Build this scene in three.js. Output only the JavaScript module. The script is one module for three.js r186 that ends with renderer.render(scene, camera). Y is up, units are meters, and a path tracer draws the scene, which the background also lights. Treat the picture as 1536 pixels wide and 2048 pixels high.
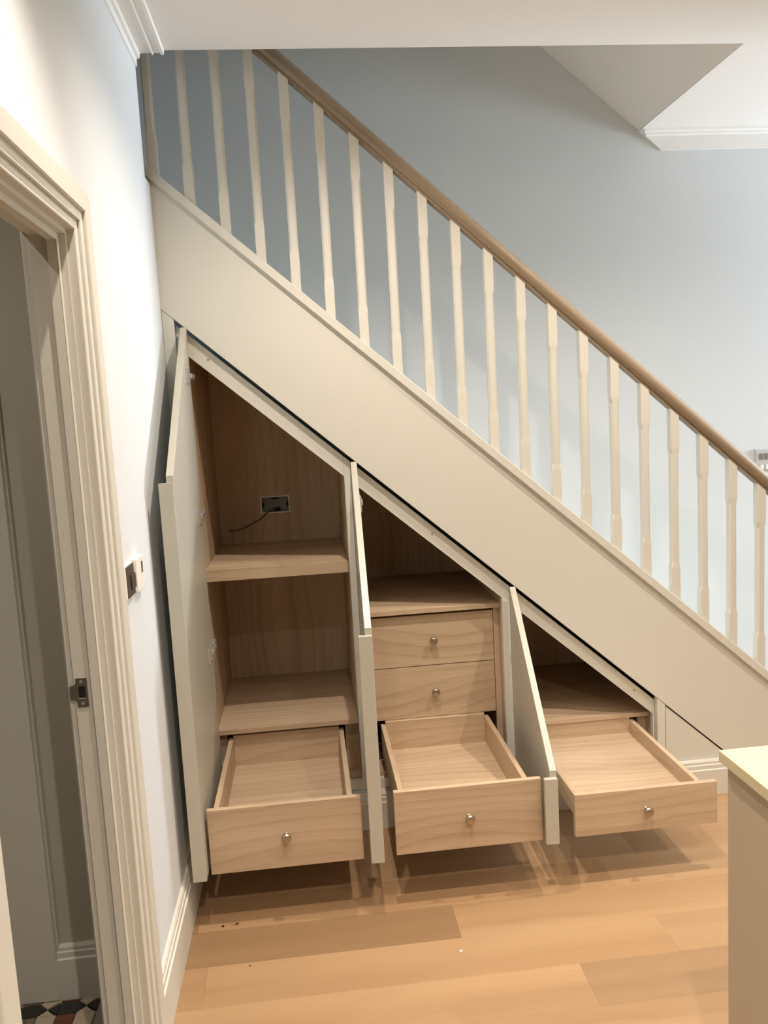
import * as THREE from 'three';
import { RoundedBoxGeometry } from 'three/addons/geometries/RoundedBoxGeometry.js';
import { mergeGeometries } from 'three/addons/utils/BufferGeometryUtils.js';
import { RectAreaLightUniformsLib } from 'three/addons/lights/RectAreaLightUniformsLib.js';

// ------------------------------------------------------------------ camera, sky, lights, exposure
const scene = new THREE.Scene();
const camera = new THREE.PerspectiveCamera(2 * Math.atan(1024 / 1615.2) * 180 / Math.PI, 0.75, 0.05, 60);
{
  const yaw = 0.094, pitch = 0.1219, roll = -0.0544;
  const f = new THREE.Vector3(Math.sin(yaw) * Math.cos(pitch), -Math.sin(pitch), -Math.cos(yaw) * Math.cos(pitch));
  const r = new THREE.Vector3(Math.cos(yaw), 0, Math.sin(yaw));
  const u = new THREE.Vector3().crossVectors(r, f);
  camera.position.set(0.4409, 1.5, 2.794);
  camera.up.copy(r).multiplyScalar(-Math.sin(roll)).addScaledVector(u, Math.cos(roll));
  camera.lookAt(camera.position.clone().add(f));
}
scene.background = new THREE.Color(0.75, 0.88, 1.0);
const EXPOSURE = 0.665;
const LAMP = { color: new THREE.Color(1.0, 0.865, 0.745) };
const WINDOW = { color: new THREE.Color(0.80, 0.90, 1.0), power: 152 };
RectAreaLightUniformsLib.init();
const windowLight = new THREE.RectAreaLight(WINDOW.color, WINDOW.power, 0.8, 1.0);
windowLight.position.set(5.97, 1.65, -0.28); windowLight.lookAt(0, 1.65, -0.28);
windowLight.name = 'window_daylight';
scene.add(windowLight);
const LAMP_SPOTS = [[0.69, 0.70, 11, 1.27], [1.85, 0.70, 13.5, 1.29], [0.3, 1.42, 7.2, 0.85], [1.1, 1.42, 8.2, 0.85], [2.2, 1.42, 10, 0.9], [0.65, 2.75, 18, 1.2], [1.85, 2.75, 15, 1.1], [-0.65, 1.5, 4.6, 1.2]];

// ------------------------------------------------------------------ helpers
let seedState = 7;
const rnd = () => { seedState = (seedState * 1664525 + 1013904223) >>> 0; return seedState / 4294967296; };
const hash = (x, y, s) => { let h = (x * 374761393 + y * 668265263 + s * 2147483647) | 0; h = Math.imul(h ^ (h >>> 13), 1274126177); h ^= h >>> 16; return (h >>> 0) / 4294967296; };
function pnoise(x, y, px, py, s) {      // value noise that repeats every px, py cells
  const xi = Math.floor(x), yi = Math.floor(y), fx = x - xi, fy = y - yi;
  const m = (a, b) => ((a % b) + b) % b, sx = fx * fx * (3 - 2 * fx), sy = fy * fy * (3 - 2 * fy);
  const a = hash(m(xi, px), m(yi, py), s), b = hash(m(xi + 1, px), m(yi, py), s), c = hash(m(xi, px), m(yi + 1, py), s), d = hash(m(xi + 1, px), m(yi + 1, py), s);
  return a + (b - a) * sx + (c - a) * sy + (a - b - c + d) * sx * sy;
}
function woodTexture(seed, light, dark, o = {}) {
  const W = o.w ?? 1024, H = o.h ?? 1024, data = new Uint8Array(W * H * 4);
  const rings = o.rings ?? 9, warp = o.warp ?? 1.7, ringAmt = o.ringAmt ?? 0.55, fibre = o.fibre ?? 0.16, band = o.band ?? 0.35;
  for (let j = 0; j < H; j++) for (let i = 0; i < W; i++) {
    const u = i / W, v = j / H;
    const big = pnoise(u * 2, v * 3, 2, 3, seed) - 0.5, mid = pnoise(u * 5, v * 9, 5, 9, seed + 1) - 0.5;
    const r = v * rings + big * warp * 2 + mid * 0.5 + (pnoise(u * 18, v * 40, 18, 40, seed + 2) - 0.5) * 0.12;
    const saw = r - Math.floor(r), late = Math.pow(saw, 3.2) * (1 - THREE.MathUtils.smoothstep(saw, 0.93, 1));
    const mask = THREE.MathUtils.smoothstep(pnoise(u * 3, v * 5, 3, 5, seed + 3), 0.3, 0.8);
    const fib = pnoise(u * 14, v * 300, 14, 300, seed + 4) * 0.6 + pnoise(u * 40, v * 420, 40, 420, seed + 5) * 0.4 - 0.5;
    const bnd = pnoise(u * 1, v * 7, 1, 7, seed + 6) * 0.7 + pnoise(u * 3, v * 22, 3, 22, seed + 7) * 0.3;
    const t = Math.min(1, Math.max(0, late * ringAmt * mask + fib * fibre + bnd * band));
    const k = (j * W + i) * 4;
    for (let c = 0; c < 3; c++) data[k + c] = Math.round(light[c] + (dark[c] - light[c]) * t);
    data[k + 3] = 255;
  }
  const tex = new THREE.DataTexture(data, W, H);
  tex.colorSpace = THREE.SRGBColorSpace; tex.wrapS = tex.wrapT = THREE.RepeatWrapping;
  tex.magFilter = THREE.LinearFilter; tex.minFilter = THREE.LinearMipmapLinearFilter; tex.generateMipmaps = true; tex.needsUpdate = true;
  tex.repeat.set(o.ru ?? 1 / 1.3, o.rv ?? 1 / 0.65);
  return tex;
}
const std = (o) => new THREE.MeshStandardMaterial(o);
const woodMap = woodTexture(11, [199, 177, 149], [140, 112, 86], { rings: 15, ringAmt: 0.28, warp: 1.5, band: 0.34, fibre: 0.24, h: 2048 });
const floorMap = woodTexture(53, [174, 143, 107], [136, 103, 70], { rings: 7, warp: 1.0, ringAmt: 0.24, fibre: 0.16, band: 0.58, ru: 1 / 1.9, rv: 1 / 0.8 });
const oakMap = woodTexture(91, [154, 136, 112], [106, 89, 69], { rings: 14, ringAmt: 0.4, fibre: 0.35, band: 0.3, w: 512, h: 512, ru: 1 / 0.9, rv: 1 / 0.25 });
const M = {
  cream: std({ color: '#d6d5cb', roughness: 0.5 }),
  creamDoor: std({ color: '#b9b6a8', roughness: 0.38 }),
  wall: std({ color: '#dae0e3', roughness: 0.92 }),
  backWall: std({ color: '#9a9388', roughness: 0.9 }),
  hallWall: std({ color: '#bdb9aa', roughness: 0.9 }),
  ceiling: std({ color: '#e9e7e4', roughness: 0.95 }),
  white: std({ color: '#eeeeec', roughness: 0.6 }),
  wood: std({ map: woodMap, roughness: 0.55 }),
  oak: std({ map: oakMap, roughness: 0.45 }),
  floor: [0, 1, 2, 3].map((k) => std({ map: floorMap, color: new THREE.Color().setScalar([1, 0.96, 1.03, 0.8][k]), roughness: 0.42 })),
  underfloor: std({ color: '#4a3826', roughness: 0.9 }),
  knob: std({ color: '#b3a896', metalness: 1, roughness: 0.3 }),
  steel: std({ color: '#d6d6d4', metalness: 0.75, roughness: 0.35 }),
  dullSteel: std({ color: '#8f8a80', metalness: 0.9, roughness: 0.45 }),
  dark: std({ color: '#17130f', roughness: 0.8 }),
  darkMetal: std({ color: '#6c6358', metalness: 0.7, roughness: 0.4 }),
  plasticWhite: std({ color: '#f2efe9', roughness: 0.4 }),
  plasticGrey: std({ color: '#8d9190', roughness: 0.6 }),
  screen: std({ color: '#57534d', roughness: 0.35 }),
  cable: std({ color: '#5a5650', roughness: 0.7 }),
  worktop: std({ color: '#ccbf9b', roughness: 0.3 }),
  islandSide: std({ color: '#b5a58c', roughness: 0.55 }),
  tileBlack: std({ color: '#2a2724', roughness: 0.35 }),
  tileCream: std({ color: '#b9ad97', roughness: 0.4 }),
  tileGrey: std({ color: '#7b7165', roughness: 0.4 }),
  tileBrown: std({ color: '#6d4128', roughness: 0.4 }),
  grout: std({ color: '#8f887b', roughness: 0.9 }),
  rubber: std({ color: '#a39b88', roughness: 0.7 }),
  lens: std({ color: '#ffffff', emissive: new THREE.Color(1, 0.8, 0.58), emissiveIntensity: 6 }),
  glass: new THREE.MeshPhysicalMaterial({ color: '#ffffff', transmission: 1, roughness: 0.02, thickness: 0 }),
};
const used = new Map();
const numbered = (n) => { const k = used.get(n) ?? 0; used.set(n, k + 1); return k ? n + '_' + String(k).padStart(3, '0') : n; };
const origins = new WeakMap();
function thing(name, label, category, at = [0, 0, 0], group) {
  const o = new THREE.Group(); o.name = numbered(name); o.position.set(...at); origins.set(o, at);
  o.userData = { label, category }; if (group) o.userData.group = group;
  scene.add(o); return o;
}
function frameOf(name, parent) { const o = new THREE.Group(); o.name = name; parent.add(o); origins.set(o, origins.get(parent)); return o; }
function mesh(name, geos, mat, parent, label) {
  const g = Array.isArray(geos) ? (geos.length > 1 ? mergeGeometries(geos.map(plain)) : plain(geos[0])) : plain(geos);
  const at = parent ? origins.get(parent) : [0, 0, 0];
  if (at[0] || at[1] || at[2]) g.translate(-at[0], -at[1], -at[2]);
  const m = new THREE.Mesh(g, mat); m.name = parent ? name : numbered(name); m.castShadow = m.receiveShadow = true;
  if (parent) origins.set(m, at); else origins.set(m, [0, 0, 0]);
  if (label) m.userData.label = label;
  (parent ?? scene).add(m); return m;
}
function struct(name, geos, mat) { const m = mesh(name, geos, mat); m.userData.kind = 'structure'; return m; }
function tag(m, label, category, group) { Object.assign(m.userData, { label, category }); if (group) m.userData.group = group; return m; }
function plain(g) {                      // every piece with position, normal, uv only and no index, so that pieces can be joined
  const n = g.index ? g.toNonIndexed() : g;
  for (const k of Object.keys(n.attributes)) if (!['position', 'normal', 'uv'].includes(k)) n.deleteAttribute(k);
  n.clearGroups(); return n;
}
function grain(g, axis, du = 0, dv = 0) {   // uv in metres, u along the grain axis
  const n = plain(g); n.computeVertexNormals();
  const P = n.attributes.position, N = n.attributes.normal, uv = new Float32Array(P.count * 2), A = 'xyz'.indexOf(axis);
  for (let i = 0; i < P.count; i++) {
    const p = [P.getX(i), P.getY(i), P.getZ(i)], q = [Math.abs(N.getX(i)), Math.abs(N.getY(i)), Math.abs(N.getZ(i))];
    const rest = [0, 1, 2].filter((k) => k !== A);
    const across = q[rest[0]] > q[rest[1]] ? rest[1] : rest[0];
    if (q[A] > 0.8) { uv[2 * i] = p[rest[0]] * 0.15 + du; uv[2 * i + 1] = p[rest[1]] + dv; }
    else { uv[2 * i] = p[A] + du; uv[2 * i + 1] = p[across] + dv; }
  }
  n.setAttribute('uv', new THREE.BufferAttribute(uv, 2)); return n;
}
const box = (x0, x1, y0, y1, z0, z1, r = 0.0012) => {
  const w = x1 - x0, h = y1 - y0, d = z1 - z0;
  const g = r ? new RoundedBoxGeometry(w, h, d, 1, Math.min(r, w / 3, h / 3, d / 3)) : new THREE.BoxGeometry(w, h, d);
  g.translate((x0 + x1) / 2, (y0 + y1) / 2, (z0 + z1) / 2); return g;
};
function extrude(pts, depth, b = 0, holes = []) {   // outline in xy, from z = 0 to depth
  const s = new THREE.Shape(pts.map((p) => new THREE.Vector2(...p)));
  for (const h of holes) s.holes.push(new THREE.Path(h.map((p) => new THREE.Vector2(...p))));
  const g = new THREE.ExtrudeGeometry(s, { depth: depth - 2 * b, bevelEnabled: b > 0, bevelSize: b, bevelThickness: b, bevelOffset: -b, bevelSegments: 1, steps: 1 });
  g.translate(0, 0, b); return g;
}
const slabXY = (pts, z0, z1, b = 0, holes) => extrude(pts, z1 - z0, b, holes).translate(0, 0, z0);
const slabZY = (pts, x0, x1, b = 0, holes) => {     // outline in (z, y), from x0 to x1
  const g = extrude(pts.map(([z, y]) => [-z, y]), x1 - x0, b, holes?.map((h) => h.map(([z, y]) => [-z, y])));
  return g.rotateY(Math.PI / 2).translate(x0, 0, 0);   // local x -> -z, local z -> x
};
const slabXZ = (pts, y0, y1, b = 0) => extrude(pts.map(([x, z]) => [x, -z]), y1 - y0, b).rotateX(-Math.PI / 2).translate(0, y0, 0);
const along = (profile, x0, x1) => slabZY(profile, x0, x1);         // profile in (z, y)

// ------------------------------------------------------------------ setting
const HC = 2.65, ZW = -0.75, EDGE = 0.088, PITCH = 0.882, XS = 1.978;
const capY = (x) => 2.329 - PITCH * x, botY = (x) => 1.880 - PITCH * x, railY = (x) => 3.007 - PITCH * x;
struct('wall_rear', box(-2.1, 6.12, -0.05, 5.1, ZW - 0.12, ZW, 0), M.wall);
struct('wall_left', slabZY([[0, 0], [1.13, 0], [1.13, 1.892], [1.808, 1.892], [1.808, 0], [7.5, 0], [7.5, HC], [0.09, HC], [0.09, 2.275], [0, 2.275]], -0.055, 0), M.wall);
struct('wall_right', slabZY([[ZW, 0], [ZW, HC], [7.5, HC], [7.5, 0]], 6, 6.12, 0, [[[-0.7, 1.1], [0.14, 1.1], [0.14, 2.2], [-0.7, 2.2]]]), M.wall);
struct('wall_front', box(-0.055, 6.12, 0, HC, 7.5, 7.62, 0), M.backWall);
struct('wall_stairwell_front', box(-2.1, 2.2, HC + 0.22, 5.1, EDGE, EDGE + 0.1, 0), M.wall);
struct('wall_stairwell_left', box(-2.1, -2.0, -0.05, 5.1, ZW, EDGE + 0.1, 0), M.wall);
struct('wall_stairwell_return', box(-2.1, -0.075, -0.05, HC + 0.22, 0.092, 0.19, 0), M.wall);
struct('ceiling', slabXZ([[-0.076, EDGE], [XS, EDGE], [XS - 0.006, ZW], [6.12, ZW], [6.12, 7.6], [-0.076, 7.6]], HC, HC + 0.22), M.ceiling);
struct('ceiling_slope', slabXY([[XS, HC + 0.0005], [XS + 0.2, HC + 0.0005], [-2.1, HC + 0.82 * (XS + 0.2 + 2.1)], [-2.1, HC + 0.82 * (XS + 2.1)]], ZW, EDGE), M.ceiling);
struct('ceiling_stairwell', box(-2.1, 2.3, 5.0, 5.1, ZW, EDGE + 0.1, 0), M.ceiling);

// floor of planks
{
  const floor = struct('floor', box(-0.09, 6.1, -0.06, -0.013, ZW, 7.6, 0), M.underfloor);
  const pw = 0.16, len = 1.29, z00 = 0.515;
  const shapes = new Map();
  const joint = { 0: 0.797, 1: 1.373, 2: 1.088, '-1': 1.32, 3: 0.45, 4: 1.62 };
  const plank = (x0, x1, z0, z1, k) => {
    if (x1 - x0 < 0.02 || z1 - z0 < 0.004) return;
    const g = slabXZ([[x0, z0], [x1, z0], [x1, z1], [x0, z1]].map(([x, z]) => [x + (x === x0 ? 0.0001 : -0.0001), z + (z === z0 ? 0.0001 : -0.0001)]), -0.013, 0, 0.0003);
    mesh('plank', grain(g, 'x', rnd() * 5, rnd() * 3), M.floor[k], floor);
  };
  for (let k = -8; k < 44; k++) {
    const z0 = z00 + k * pw, z1 = z0 + pw, za = Math.max(z0, k < -3 ? ZW : 0), zb = Math.min(z1, 7.5);
    const start = z1 <= 0.04 ? 2.14 : 0;
    if (k === -4) for (let a = 0; a < 2.14; a += 1.07) plank(a, a + 1.07, 0, zb, 0);
    let x = (joint[k] ?? ((k * 0.437) % 1 + 1) % 1 * len) - 3 * len;
    for (; x < 6; x += len) {
      const a = Math.max(x, start), b = Math.min(x + len, 6);
      let tone = Math.floor(rnd() * 3);
      if (k === 0 && Math.abs(x + len - 0.797) < 0.01) tone = 3;
      if (k === 2 && Math.abs(x - 1.088) < 0.01) tone = 3;
      plank(a, b, za, zb, tone);
    }
  }
}

// window in the right wall
{
  const w = struct('window_1', [box(6, 6.12, 1.1, 1.15, -0.7, 0.14), box(6, 6.12, 2.15, 2.2, -0.7, 0.14), box(6, 6.12, 1.15, 2.15, -0.7, -0.65), box(6, 6.12, 1.15, 2.15, 0.09, 0.14)], M.white);
  mesh('pane', box(6.055, 6.061, 1.15, 2.15, -0.65, 0.09, 0), M.glass, w);
}

struct('wall_kitchen_right', box(3.2, 3.3, 0, HC, 0.1, 7.5, 0), M.wall);

// cornices
struct('trim_1', slabXY([[0, 2.602], [0.005, 2.602], [0.006, 2.625], [0.015, 2.626], [0.017, 2.641], [0.05, 2.642], [0.053, 2.636], [0.057, 2.636], [0.059, 2.642], [0.077, 2.641], [0.081, 2.636], [0.089, 2.636], [0.091, HC], [0, HC]], 0.09, 7.5), M.white);
{
  const prof = [[0, -0.081], [0.009, -0.081], [0.011, -0.023], [0.026, -0.021], [0.028, -0.012], [0.044, -0.010], [0.047, 0], [0, 0]];
  const g = along(prof.map(([d, y]) => [ZW + d, HC + y]).reverse(), XS - 0.01, 6), P = g.attributes.position;
  for (let i = 0; i < P.count; i++) if (P.getX(i) < 2.5) P.setX(i, XS - 0.006 + (HC - P.getY(i)) * 1.22);   // the end is cut along the slope of the stair soffit
  g.computeVertexNormals();
  struct('trim_2', g, M.white);
}

// skirtings
const skirt = (h) => [[0, 0], [0.018, 0], [0.018, h - 0.036], [0.0135, h - 0.033], [0.0135, h - 0.018], [0.010, h - 0.015], [0.010, h - 0.006], [0.006, h], [0, h]];
struct('baseboard_left', slabXY(skirt(0.16), 0, 1.06), M.cream);
struct('baseboard_left_near', slabXY(skirt(0.16), 1.88, 7.5), M.cream);
struct('baseboard_front', along(skirt(0.134).map(([d, y]) => [d ? 0.002 + d : -0.0215, y]).reverse(), 0.018, 2.13), M.cream);
struct('baseboard_rear', along(skirt(0.16).map(([d, y]) => [ZW + d, y]).reverse(), 2.55, 6), M.cream);

// doorway in the left wall: liner with a rebate, stepped architrave, strike plate; beyond it the hall
function setting(name) { const o = new THREE.Group(); o.name = numbered(name); o.userData.kind = 'structure'; origins.set(o, [0, 0, 0]); scene.add(o); return o; }
{
  const d = setting('door_1'), ZA = 1.165, ZB = 1.772, YH = 1.859;
  const band = (d0, d1, x0, x1, b = 0.0012) => slabZY([[ZA - d1, 0], [ZA - d0, 0], [ZA - d0, YH + d0], [ZB + d0, YH + d0], [ZB + d0, 0], [ZB + d1, 0], [ZB + d1, YH + d1], [ZA - d1, YH + d1]], x0, x1, b);
  mesh('architrave', [band(0.064, 0.106, 0, 0.045, 0.002), band(0.043, 0.0645, 0, 0.038), band(0.022, 0.0435, 0, 0.032, 0.002), band(0.013, 0.0225, 0, 0.016), band(-0.001, 0.0135, 0, 0.003)], M.cream, d);
  mesh('jamb', [band(0.0, 0.0338, -0.018, 0.001), band(0.012, 0.0338, -0.055, -0.017)], M.cream, d);
  mesh('hall_architrave', [band(0.02, 0.075, -0.068, -0.054), band(0.04, 0.09, -0.076, -0.066)], M.cream, d);
  const z0 = 1.153;
  const plate = extrude([[-0.0506, 0.9395], [-0.0506, 0.950], [-0.054, 0.955], [-0.063, 0.956], [-0.064, 0.970], [-0.063, 0.985], [-0.054, 0.987], [-0.0506, 0.991], [-0.0506, 1.001], [-0.0283, 1.001], [-0.0283, 0.9395]].reverse(), 0.0016, 0.0003, [[[-0.0468, 0.9585], [-0.0468, 0.983], [-0.0331, 0.983], [-0.0331, 0.9585]]]).translate(0, 0, z0);
  const sp = mesh('strike_plate', plate, M.dullSteel, d, 'dull steel strike plate');
  mesh('latch_hole', box(-0.0466, -0.0333, 0.9587, 0.9828, z0 - 0.0002, z0 + 0.0004, 0), M.dark, sp);
  for (const y of [0.9475, 0.9935]) mesh('screw', new THREE.CylinderGeometry(0.0032, 0.0032, 0.001, 12).rotateX(Math.PI / 2).translate(-0.0395, y, z0 + 0.0018), M.steel, sp);
}
{
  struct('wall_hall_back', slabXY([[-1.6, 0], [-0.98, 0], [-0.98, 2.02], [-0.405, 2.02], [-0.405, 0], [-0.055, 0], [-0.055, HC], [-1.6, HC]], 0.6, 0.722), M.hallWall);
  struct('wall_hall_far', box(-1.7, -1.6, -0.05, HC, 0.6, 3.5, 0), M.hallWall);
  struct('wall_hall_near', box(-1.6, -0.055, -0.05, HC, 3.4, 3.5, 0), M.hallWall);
  struct('ceiling_hall', box(-1.7, -0.055, HC, HC + 0.2, 0.6, 3.5, 0), M.ceiling);
  struct('baseboard_hall', along(skirt(0.15).map(([t, y]) => [0.722 + t, y]).reverse(), -0.3, -0.076), M.cream);
  const d2 = setting('door_2');
  mesh('casing', [box(-0.402, -0.296, 0.002, 2.11, 0.722, 0.742, 0.002), box(-0.402, -0.29, 0.002, 2.1, 0.722, 0.732, 0.001), box(-0.98, -0.402, 2.02, 2.11, 0.722, 0.742, 0.002), box(-1.07, -0.98, 0.002, 2.11, 0.722, 0.742, 0.002)], M.cream, d2);
  mesh('door_lining', [box(-0.405, -0.3985, 0.002, 2.02, 0.6, 0.722, 0), box(-0.985, -0.978, 0.002, 2.02, 0.6, 0.722, 0)], M.cream, d2);
  mesh('door_leaf', [box(-0.971, -0.413, 0.028, 2.012, 0.65, 0.69, 0.002)], M.hallWall, d2);
  mesh('raised_panel', box(-0.87, -0.5, 0.2, 0.95, 0.69, 0.695, 0.003), M.hallWall, d2);
  mesh('raised_panel', box(-0.87, -0.5, 1.1, 1.9, 0.69, 0.695, 0.003), M.hallWall, d2);
  // small geometric hall tiles: a row of dark five-sided tiles between cream ones, then a row of small squares and bars
  const hf = struct('floor_hall', box(-1.6, -0.0905, -0.06, -0.008, 0.6, 3.4, 0), M.grout);
  const far = [], c = 0.0485, e = 0.0007;
  const tile = (pts, m) => {
    const cx = pts.reduce((a, p) => a + p[0], 0) / pts.length, cz = pts.reduce((a, p) => a + p[1], 0) / pts.length;
    const q = pts.map(([x, z]) => [x + Math.sign(cx - x) * e, z + Math.sign(cz - z) * e]);
    const g = slabXZ(q, -0.008, 0, 0.0006);
    if (cz < 0.90 && cx > -0.60) mesh('tile', g, m, hf); else far.push([plain(g), m]);
  };
  const R = (x0, x1, z0, z1, m) => tile([[x0, z0], [x1, z0], [x1, z1], [x0, z1]], m);
  for (let j = -3; j < 12; j++) for (let i = -11; i < 1; i++) {
    const x = -0.2905 + i * 2 * c * 1.02 + 2 * c, z = 0.744 + j * c, w = c * 1.02;
    if (x > -0.11 || x < -1.2) continue;
    if (((j % 2) + 2) % 2 === 0) {
      const zc = z + c / 2, xs = x - 2 * w;
      tile([[xs, z + 0.012], [xs + 0.012, z + 0.001], [xs + w * 0.86, z + 0.001], [xs + w * 1.36, zc], [xs + w * 0.95, z + c - 0.001], [xs, z + c - 0.001]], M.tileBlack);
      tile([[xs + w * 0.9, z], [xs + w * 1.85, z], [xs + w * 1.4, zc - 0.002]], M.tileCream);
      tile([[xs + w * 0.98, z + c], [xs + w * 1.4, zc + 0.002], [xs + w * 1.85, z + c]], M.tileCream);
      tile([[xs + w * 1.42, zc], [xs + w * 2, z + 0.004], [xs + w * 2, z + c - 0.004]], M.tileBlack);
    } else {
      const xs = x - 2 * w, h = c / 2, odd = (i + 40) % 2;
      if (odd) for (let a = 0; a < 2; a++) for (let b = 0; b < 2; b++) R(xs + a * h, xs + (a + 1) * h, z + b * h, z + (b + 1) * h, M.tileGrey);
      else for (let b = 0; b < 2; b++) R(xs, xs + w, z + b * h, z + (b + 1) * h, M.tileBrown);
      R(xs + w, xs + 2 * w, z, z + c, M.tileCream);
    }
  }
  for (const m of new Set(far.map((f) => f[1]))) { const t = mesh('outer_tiles', far.filter((f) => f[1] === m).map((f) => f[0]), m, hf); t.userData.kind = 'stuff'; }
}

// ------------------------------------------------------------------ staircase
{
  const t = thing('staircase', 'straight closed staircase with cream painted string, square spindles and pale oak handrail', 'staircase', [2.2, 0, 0]);
  const X0 = -0.6, X1 = 2.358;
  mesh('string', slabXY([[X0, botY(X0)], [2.1315, 0.0005], [2.358, 0.0005], [2.358, capY(2.358) - 0.03], [X0, capY(X0) - 0.03]], -0.036, 0, 0.001), M.cream, t, 'cream painted stair string');
  mesh('base_rail', slabXY([[X0, capY(X0) - 0.038], [X1, capY(X1) - 0.038], [X1, capY(X1)], [X0, capY(X0)]], -0.062, 0.013, 0.0025), M.cream, t);
  const zb = -0.025, hw = 0.016, H = 3.007 - 2.329 + PITCH * hw + 0.006;
  // spindle: square ends, long stopped chamfers between
  const oct = (c, w) => [[w - c, w], [w, w - c], [w, -w + c], [w - c, -w], [-w + c, -w], [-w, -w + c], [-w, w - c], [-w + c, w]].reverse();
  const levels = [[0, 0.0012, hw], [0.115, 0.0012, hw], [0.135, 0.0062, hw - 0.0012], [H - 0.165, 0.0062, hw - 0.0012], [H - 0.145, 0.0012, hw], [H, 0.0012, hw]];
  const pos = [], ring = levels.map(([y, c, w], k) => oct(c, w).map(([x, z]) => [x, y - ((k === 0 || k === levels.length - 1) ? PITCH * x : 0), z]));
  for (let k = 0; k + 1 < ring.length; k++) for (let i = 0; i < 8; i++) { const j = (i + 1) % 8, a = ring[k][i], b = ring[k][j], c = ring[k + 1][j], d = ring[k + 1][i]; pos.push(...a, ...c, ...b, ...a, ...d, ...c); }
  for (let i = 1; i < 7; i++) { pos.push(...ring[0][0], ...ring[0][i], ...ring[0][i + 1]); const e = ring.at(-1); pos.push(...e[0], ...e[i + 1], ...e[i]); }
  const bg = new THREE.BufferGeometry(); bg.setAttribute('position', new THREE.Float32BufferAttribute(pos, 3)); bg.setAttribute('uv', new THREE.Float32BufferAttribute(new Float32Array(pos.length / 3 * 2), 2)); bg.computeVertexNormals();
  for (let k = -1; k <= 20; k++) {
    const x = 0.0108 + 0.1101 * k, m = new THREE.Mesh(bg, M.cream); m.name = 'spindle'; m.castShadow = m.receiveShadow = true;
    m.position.set(x - 2.2, capY(x) - 0.003, zb); t.add(m);
  }
  // handrail: rounded mopstick with a fillet below
  const ang = Math.atan(PITCH), ca = Math.cos(ang);
  const prof = []; const rw = 0.029, rh = 0.05;
  for (let i = 0; i <= 20; i++) { const a = -0.62 + (Math.PI + 1.24) * i / 20; prof.push([Math.cos(a) * rw, 0.026 + Math.sin(a) * 0.0262]); }
  const last = prof.at(-1), first = prof[0];
  prof.push([-0.021, last[1] - 0.004], [0.021, first[1] - 0.004]);
  const L = 3.48 / ca, rail = slabZY(prof, -L / 2, L / 2);
  const fil = slabZY([[-0.0165, -0.002], [0.0165, -0.002], [0.0165, 0.009], [-0.0165, 0.009]], -L / 2, L / 2);
  const place = (g) => grain(g, 'x').rotateZ(-ang).translate(0.56, railY(0.56) + 0.0045, zb);
  const hr = mesh('handrail', place(rail), M.oak, t, 'pale oak handrail');
  mesh('fillet', place(fil), M.oak, hr);
  const np = thing('newel_post', 'square cream newel post at the foot of the stairs', 'post', [2.405, 0, zb]);
  mesh('post', box(2.36, 2.45, 0.001, 1.12, zb - 0.045, zb + 0.045, 0.004), M.cream, np); mesh('cap', [box(2.35, 2.46, 1.12, 1.145, zb - 0.055, zb + 0.055, 0.004), box(2.365, 2.445, 1.145, 1.165, zb - 0.04, zb + 0.04, 0.008)], M.oak, np);
  const saw = []; const nose = (i) => (2.22 - 0.1943 * i) / PITCH;
  for (let i = 0; i < 14; i++) saw.push([nose(i + 1), 0.1943 * i + 0.001], [nose(i + 1), 0.1943 * (i + 1)]);
  const top = saw.at(-1), low = (x) => 1.945 - PITCH * x;
  const pts = [...saw, [top[0] - 0.25, top[1]], [top[0] - 0.25, low(top[0] - 0.25)], [low(0) / PITCH - 0.001, 0.001]];
  mesh('steps', slabXY(pts, ZW + 0.001, -0.0362), M.cream, t);
}

// ------------------------------------------------------------------ under-stair joinery
const inner = (x) => 1.788 - 0.872 * x, FZ = -0.022;
{
  const f = thing('filler_panel', 'narrow cream filler strip between the white wall and the tall cupboard', 'panel', [0.02, 0, 0]);
  mesh('filler_panel', slabXY([[0.0005, 0.1345], [0.0385, 0.1345], [0.0385, botY(0.0385) - 0.002], [0.0005, botY(0.0005) - 0.002]], -0.02, -0.0005, 0.001), M.cream, f);
  const p = thing('infill_panel', 'triangular cream infill panel with post beside the lowest cupboard, above the skirting', 'panel', [1.72, 0, 0]);
  mesh('post', slabXY([[1.6885, 0.1345], [1.7195, 0.1345], [1.7195, botY(1.7195) - 0.001], [1.6885, botY(1.6885) - 0.001]], -0.03, -0.0005, 0.0012), M.cream, p);
  mesh('panel', slabXY([[1.7225, 0.1345], [1.972, 0.1345], [1.7225, botY(1.7225) - 0.005]], -0.022, -0.004, 0.001), M.cream, p);
}
function knob(x, y, z, parent) {
  const pr = [[0, 0.0255], [0.0095, 0.0252], [0.0120, 0.0238], [0.0148, 0.0195], [0.0150, 0.0165], [0.0128, 0.0135], [0.0075, 0.0110], [0.0062, 0.007], [0.0072, 0.002], [0.0088, 0]].reverse();
  mesh('knob', new THREE.LatheGeometry(pr.map((p) => new THREE.Vector2(...p)), 28).rotateX(Math.PI / 2).translate(x, y, z), M.knob, parent, 'small brushed metal knob');
}
let gOff = 0;
const board = (x0, x1, y0, y1, z0, z1, axis, r = 0.001) => { gOff += 1; return grain(box(x0, x1, y0, y1, z0, z1, r), axis, gOff * 0.37, gOff * 0.217); };
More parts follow.
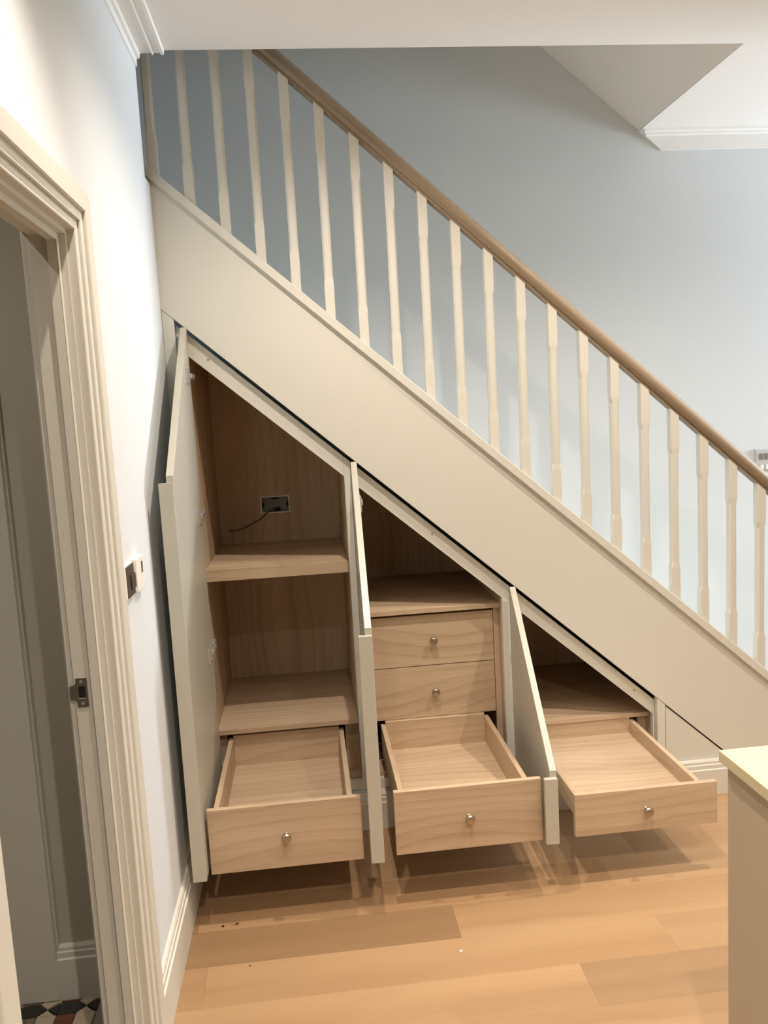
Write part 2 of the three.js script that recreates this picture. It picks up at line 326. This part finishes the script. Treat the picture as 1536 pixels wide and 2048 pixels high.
// a drawer: fx0..fx1 front, y0..y1 front height, zf front face, box sides bx0..bx1
function drawer(cab, fx0, fx1, y0, y1, zf, bx0, bx1, by0, by1, depth) {
  const d = frameOf('drawer', cab), ft = 0.018, zb0 = zf - ft, zb1 = zb0 - depth, T = 0.0165;
  mesh('drawer_front', board(fx0, fx1, y0, y1, zb0, zf, 'x'), M.wood, d);
  knob((fx0 + fx1) / 2, (y0 + y1) / 2, zf, d);
  if (!bx0) return d;
  mesh('drawer_side', board(bx0, bx0 + T, by0, by1, zb1, zb0, 'z'), M.wood, d);
  mesh('drawer_side', board(bx1 - T, bx1, by0, by1, zb1, zb0, 'z'), M.wood, d);
  mesh('drawer_back', board(bx0 + T, bx1 - T, by0, by1 + 0.012, zb1, zb1 + T, 'x'), M.wood, d);
  mesh('drawer_bottom', board(bx0 + T, bx1 - T, by0 + 0.008, by0 + 0.018, zb1 + T, zb0, 'x', 0), M.wood, d);
  return d;
}
// an open door: hinge line at (hx inner face), free edge inner face at fx, heights of the sloping top
function door(cab, hx, fx, yh, yf, hingeYs) {
  const z0 = 0.001, z1 = 0.535, len = Math.hypot(z1 - z0, fx - hx), T = 0.0205, LW = 0.04, LT = 0.018, y0 = 0.172;
  const D = new THREE.Vector3((fx - hx) / len, 0, (z1 - z0) / len), N = new THREE.Vector3(-D.z, 0, D.x);   // N points to the outer (room-left) face
  const B = new THREE.Matrix4().makeBasis(D, new THREE.Vector3(0, 1, 0), N.clone().negate().multiplyScalar(-1)).setPosition(hx, 0, z0);
  const put = (g) => { const h = plain(g).applyMatrix4(B); if (B.determinant() < 0) flip(h); h.computeVertexNormals(); return h; };
  const sl = (yf - yh) / len;
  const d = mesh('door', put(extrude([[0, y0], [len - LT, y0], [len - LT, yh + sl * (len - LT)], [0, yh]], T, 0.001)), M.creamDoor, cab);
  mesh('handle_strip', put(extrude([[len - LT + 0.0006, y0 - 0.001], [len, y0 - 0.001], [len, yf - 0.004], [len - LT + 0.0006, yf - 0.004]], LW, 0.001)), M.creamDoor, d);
  for (const y of hingeYs) mesh('hinge', [put(box(0.05, 0.11, y - 0.025, y + 0.025, -0.0028, 0.0005, 0.0008)), put(box(0.052, 0.058, y - 0.026, y + 0.026, -0.006, -0.002, 0.0008)), put(box(0.102, 0.108, y - 0.026, y + 0.026, -0.006, -0.002, 0.0008)), put(box(-0.03, 0.06, y - 0.008, y + 0.008, -0.012, -0.0028, 0.002)), box(hx - 0.012, hx + 0.004, y - 0.009, y + 0.009, -0.09, -0.03, 0.002)], M.steel, d, 'steel concealed hinge');
  return d;
}
function flip(g) { const P = g.attributes.position.array; for (let i = 0; i < P.length; i += 9) for (let k = 0; k < 3; k++) { const a = P[i + 3 + k]; P[i + 3 + k] = P[i + 6 + k]; P[i + 6 + k] = a; } }
// carcass with a face frame under the slope: x0..x1 clear width, stiles out to s0 and s1
function cabinet(label, x0, x1, s0, s1, zBack, bufferX, hole) {
  const c = thing('understair_cabinet', label, 'cupboard', [(x0 + x1) / 2, 0, 0]), T = 0.016;
  const top = (x) => inner(x) + 0.012, xm = (x0 + x1) / 2;
  mesh('side_panel', grain(slabXY([[s0 + 0.001, 0.172], [x0, 0.172], [x0, top(x0)], [s0 + 0.001, top(s0)]], zBack, FZ - 0.024), 'y', gOff * 0.3, gOff * 0.2), M.wood, c);
  mesh('side_panel', grain(slabXY([[x1 + 0.0005, 0.172], [s1 - 0.001, 0.172], [s1 - 0.001, top(s1)], [x1 + 0.0005, top(x1)]], zBack, FZ - 0.024), 'y', gOff * 0.5, gOff * 0.7), M.wood, c);
  mesh('top_panel', grain(slabXY([[s0, top(s0)], [s1, top(s1)], [s1, top(s1) + 0.02], [s0, top(s0) + 0.02]], zBack, FZ - 0.024), 'x'), M.wood, c);
  mesh('back_panel', grain(slabXY([[s0, 0.172], [s1, 0.172], [s1, top(s1)], [s0, top(s0)]], zBack - 0.012, zBack - 0.0005, 0, hole), 'y', gOff * 0.23, gOff * 0.31), M.wood, c);
  mesh('floor_panel', board(x0, x1, 0.172, 0.19, zBack, FZ - 0.024, 'x'), M.wood, c);
  // face frame: stiles, bottom rail, sloping rail
  const f = frameOf('face_frame', c), out = (x) => botY(x) - 0.015;
  mesh('stile', slabXY([[s0, 0.1345], [x0, 0.1345], [x0, out(x0)], [s0, out(s0)]], FZ - 0.023, FZ, 0.001), M.cream, f);
  mesh('stile', slabXY([[x1, 0.1345], [s1, 0.1345], [s1, out(s1)], [x1, out(x1)]], FZ - 0.023, FZ, 0.001), M.cream, f);
  mesh('rail', box(x0, x1, 0.1345, 0.172, FZ - 0.023, FZ, 0.001), M.cream, f);
  mesh('sloping_rail', slabXY([[x0, inner(x0)], [x1, inner(x1)], [x1, out(x1)], [x0, out(x0)]], FZ - 0.023, FZ, 0.001), M.cream, f);
  for (const x of bufferX) { const y = (inner(x) + out(x)) / 2 + 0.006; mesh('buffer', new THREE.CylinderGeometry(0.0042, 0.0045, 0.002, 14).rotateX(Math.PI / 2).translate(x, y, FZ + 0.001), M.rubber, f); }
  return c;
}
const shelf = (c, x0, x1, y0, y1, z0, z1) => mesh('shelf', board(x0, x1, y0, y1, z0, z1, 'x'), M.wood, c);
{ // tall cupboard with two shelves
  const hole = [[0.246, 1.1075], [0.246, 1.1735], [0.3615, 1.1735], [0.3615, 1.1075]];
  const c = cabinet('tall cream cupboard under the top of the stairs, two empty shelves above one open drawer', 0.066, 0.5735, 0.0395, 0.597, -0.64, [0.139], [hole]);
  shelf(c, 0.066, 0.5735, 0.940, 0.982, -0.639, -0.06); shelf(c, 0.066, 0.5735, 0.380, 0.398, -0.639, -0.045);
  mesh('filler', board(0.066, 0.094, 0.19, 0.38, -0.1, -0.082, 'y'), M.wood, c); mesh('filler', board(0.524, 0.5735, 0.19, 0.38, -0.1, -0.082, 'y'), M.wood, c);
  drawer(c, 0.085, 0.541, 0.166, 0.366, 0.495, 0.101, 0.517, 0.235, 0.356, 0.556);
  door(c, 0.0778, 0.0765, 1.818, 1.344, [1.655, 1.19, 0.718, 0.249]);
}
{ // middle cupboard with two closed drawers
  const c = cabinet('middle cream cupboard under the stairs, two closed wooden drawers above one pulled out', 0.622, 1.118, 0.5985, 1.1465, -0.70, [0.874]);
  mesh('top_board', board(0.622, 1.118, 0.767, 0.785, -0.699, -0.062, 'x'), M.wood, c);
  mesh('filler', board(0.622, 0.638, 0.19, 0.767, -0.1, -0.082, 'y'), M.wood, c); mesh('filler', board(1.0965, 1.118, 0.19, 0.767, -0.1, -0.082, 'y'), M.wood, c);
  drawer(c, 0.640, 1.0945, 0.5655, 0.7555, -0.08); drawer(c, 0.640, 1.0945, 0.367, 0.5625, -0.08);
  drawer(c, 0.640, 1.0945, 0.166, 0.366, 0.495, 0.657, 1.062, 0.240, 0.355, 0.556);
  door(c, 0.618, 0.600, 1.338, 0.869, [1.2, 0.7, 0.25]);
}
{ // low cupboard
  const c = cabinet('lowest cream cupboard under the foot of the stairs, one shelf and a shallow open drawer', 1.190, 1.680, 1.148, 1.7075 - 0.02, -0.70, [1.6086]);
  shelf(c, 1.190, 1.680, 0.301, 0.3175, -0.699, -0.058);
  mesh('filler', [board(1.645, 1.680, 0.19, 0.301, -0.1, -0.082, 'y')], M.wood, c);
  drawer(c, 1.199, 1.659, 0.163, 0.300, 0.495, 1.205, 1.622, 0.222, 0.289, 0.556);
  door(c, 1.163, 1.1355, 0.855, 0.3815, [0.66, 0.25]);
}
// wall box with a loose cable at the back of the tall cupboard
{
  const b = thing('socket_box', 'open flush wall box without its faceplate on the cupboard back, grey cable hanging out', 'electrical box', [0.303, 1.14, -0.64]);
  const o = (a, z0, z1) => slabXY([[0.2425 + a, 1.1045 + a], [0.365 - a, 1.1045 + a], [0.365 - a, 1.177 - a], [0.2425 + a, 1.177 - a]], z0, z1, 0.0005, [[[0.2475, 1.109], [0.36, 1.109], [0.36, 1.172], [0.2475, 1.172]]]);
  mesh('rim', o(0, -0.6402, -0.637), M.plasticWhite, b);
  mesh('box_back', box(0.2465, 0.361, 1.108, 1.173, -0.668, -0.664, 0), M.plasticGrey, b);
  mesh('box_wall', [box(0.2465, 0.249, 1.108, 1.173, -0.664, -0.6405, 0), box(0.3585, 0.361, 1.108, 1.173, -0.664, -0.6405, 0), box(0.249, 0.3585, 1.108, 1.1105, -0.664, -0.6405, 0), box(0.249, 0.3585, 1.1705, 1.173, -0.664, -0.6405, 0)], M.plasticGrey, b);
  mesh('cable_entry', box(0.298, 0.323, 1.111, 1.1245, -0.664, -0.645, 0.001), M.dark, b);
  for (const [x, y] of [[0.2525, 1.14], [0.3555, 1.14]]) mesh('screw_lug', box(x - 0.0035, x + 0.0035, y - 0.008, y + 0.008, -0.66, -0.642, 0.001), M.dark, b);
  mesh('screw_lug', box(0.288, 0.318, 1.163, 1.1705, -0.66, -0.642, 0.001), M.dark, b);
  const cv = new THREE.CatmullRomCurve3([[0.31, 1.118, -0.65], [0.292, 1.125, -0.632], [0.265, 1.106, -0.63], [0.235, 1.082, -0.633], [0.2, 1.066, -0.634], [0.165, 1.049, -0.635], [0.13, 1.041, -0.635], [0.1, 1.043, -0.636]].map((p) => new THREE.Vector3(...p)));
  mesh('cable', new THREE.TubeGeometry(cv, 48, 0.0026, 8), M.cable, b);
}

// ------------------------------------------------------------------ switches
{
  const s = thing('wall_switch', 'dark metal rocker switch plate beside the door frame', 'switch', [0, 1.135, 0.838]);
  mesh('back_plate', box(0.0002, 0.006, 1.0945, 1.1755, 0.798, 0.880, 0.0015), M.plasticWhite, s);
  mesh('face_plate', box(0.006, 0.009, 1.0975, 1.1725, 0.801, 0.877, 0.001), M.darkMetal, s);
  mesh('rocker', [box(0.009, 0.0135, 1.112, 1.149, 0.806, 0.846, 0.0015).rotateZ(0)], M.darkMetal, s);
  const h = thing('wall_thermostat', 'small white wall control with a dark display next to the metal switch', 'control', [0, 1.135, 0.748]);
  mesh('casing', box(0.0002, 0.014, 1.0935, 1.177, 0.706, 0.789, 0.003), M.plasticWhite, h);
  mesh('display', box(0.014, 0.0146, 1.134, 1.163, 0.722, 0.740, 0.0002), M.screen, h);
  const g = thing('wall_switch', 'brushed steel multi-gang switch on the blue wall behind the handrail', 'switch', [2.578, 1.19, ZW]);
  mesh('face_plate', box(2.505, 2.651, 1.142, 1.242, ZW + 0.0002, ZW + 0.009, 0.002), M.steel, g);
  for (let i = 0; i < 4; i++) {
    mesh('rocker', box(2.5245 + i * 0.027, 2.5475 + i * 0.027, 1.192, 1.221, ZW + 0.009, ZW + 0.0125, 0.0015), M.dullSteel, g);
    mesh('rocker', box(2.5275 + i * 0.027, 2.5435 + i * 0.027, 1.148, 1.168, ZW + 0.009, ZW + 0.0125, 0.0015), M.plasticWhite, g);
  }
}

// ------------------------------------------------------------------ kitchen island
{
  const c = thing('island_cabinet', 'beige painted kitchen island body standing on the wood floor', 'cabinet', [1.7, 0, 2.1]);
  mesh('side_panel', box(1.1205, 1.135, 0.001, 0.879, 1.5465, 2.7, 0.001), M.islandSide, c);
  mesh('body', box(1.135, 2.3, 0.001, 0.879, 1.5465, 2.68, 0.001), M.islandSide, c);
  const w = mesh('island_worktop', box(1.109, 2.33, 0.8795, 0.9, 1.538, 2.72, 0.0015), M.worktop);
  tag(w, 'pale cream worktop with a square edge on the beige island', 'worktop');
}

// ------------------------------------------------------------------ crumbs on the floor
{
  const crumb = (x, z, r, m, label, group) => {
    const g = new THREE.IcosahedronGeometry(r, 1), P = g.attributes.position;
    for (let i = 0; i < P.count; i++) { const k = 0.75 + 0.5 * hash(Math.round(P.getX(i) * 1e5), Math.round(P.getZ(i) * 1e5 + P.getY(i) * 3e5), 5); P.setXYZ(i, P.getX(i) * k * 1.3, P.getY(i) * 0.5 * k, P.getZ(i) * k); }
    g.translate(x, r * 0.5, z); g.computeVertexNormals();
    tag(mesh('crumb', g, m), label, 'crumb', group);
  };
  crumb(0.1055, 0.4975, 0.0036, M.dark, 'black crumb on the floor, the nearer of two to the white wall');
  crumb(0.1467, 0.4925, 0.0034, M.dark, 'black crumb on the floor, second of the pair from the white wall');
  crumb(0.198, 0.690, 0.0022, M.underfloor, 'tiny brown speck on the floor in front of the two black crumbs');
  crumb(0.784, 0.7325, 0.0034, M.plasticWhite, 'small white paint crumb on the open floor in front of the drawers');
}

// ------------------------------------------------------------------ downlights
for (const [x, z, power, angle] of LAMP_SPOTS) {
  const d = thing('downlight', 'small round white downlight recessed in the ceiling', 'light', [x, HC, z], 'ceiling downlights');
  const pr = [[0.030, -0.001], [0.031, -0.004], [0.040, -0.004], [0.043, -0.001], [0.043, 0]].map((p) => new THREE.Vector2(...p));
  mesh('trim_ring', new THREE.LatheGeometry(pr, 36).translate(x, HC, z), M.white, d);
  mesh('lens', new THREE.CylinderGeometry(0.030, 0.030, 0.001, 32).translate(x, HC - 0.0006, z), M.lens, d);
  const l = new THREE.SpotLight(LAMP.color, power, 0, angle, 1, 2);
  l.position.set(x, HC - 0.006, z); l.target.position.set(x, 0, z); l.castShadow = true; l.shadow.radius = 0.7; l.name = 'downlight_beam';
  l.shadow.mapSize.set(1024, 1024); scene.add(l, l.target);
}

const renderer = new THREE.WebGLRenderer({ antialias: true });
renderer.toneMapping = THREE.LinearToneMapping;
renderer.toneMappingExposure = EXPOSURE;
renderer.shadowMap.enabled = true;
renderer.render(scene, camera);
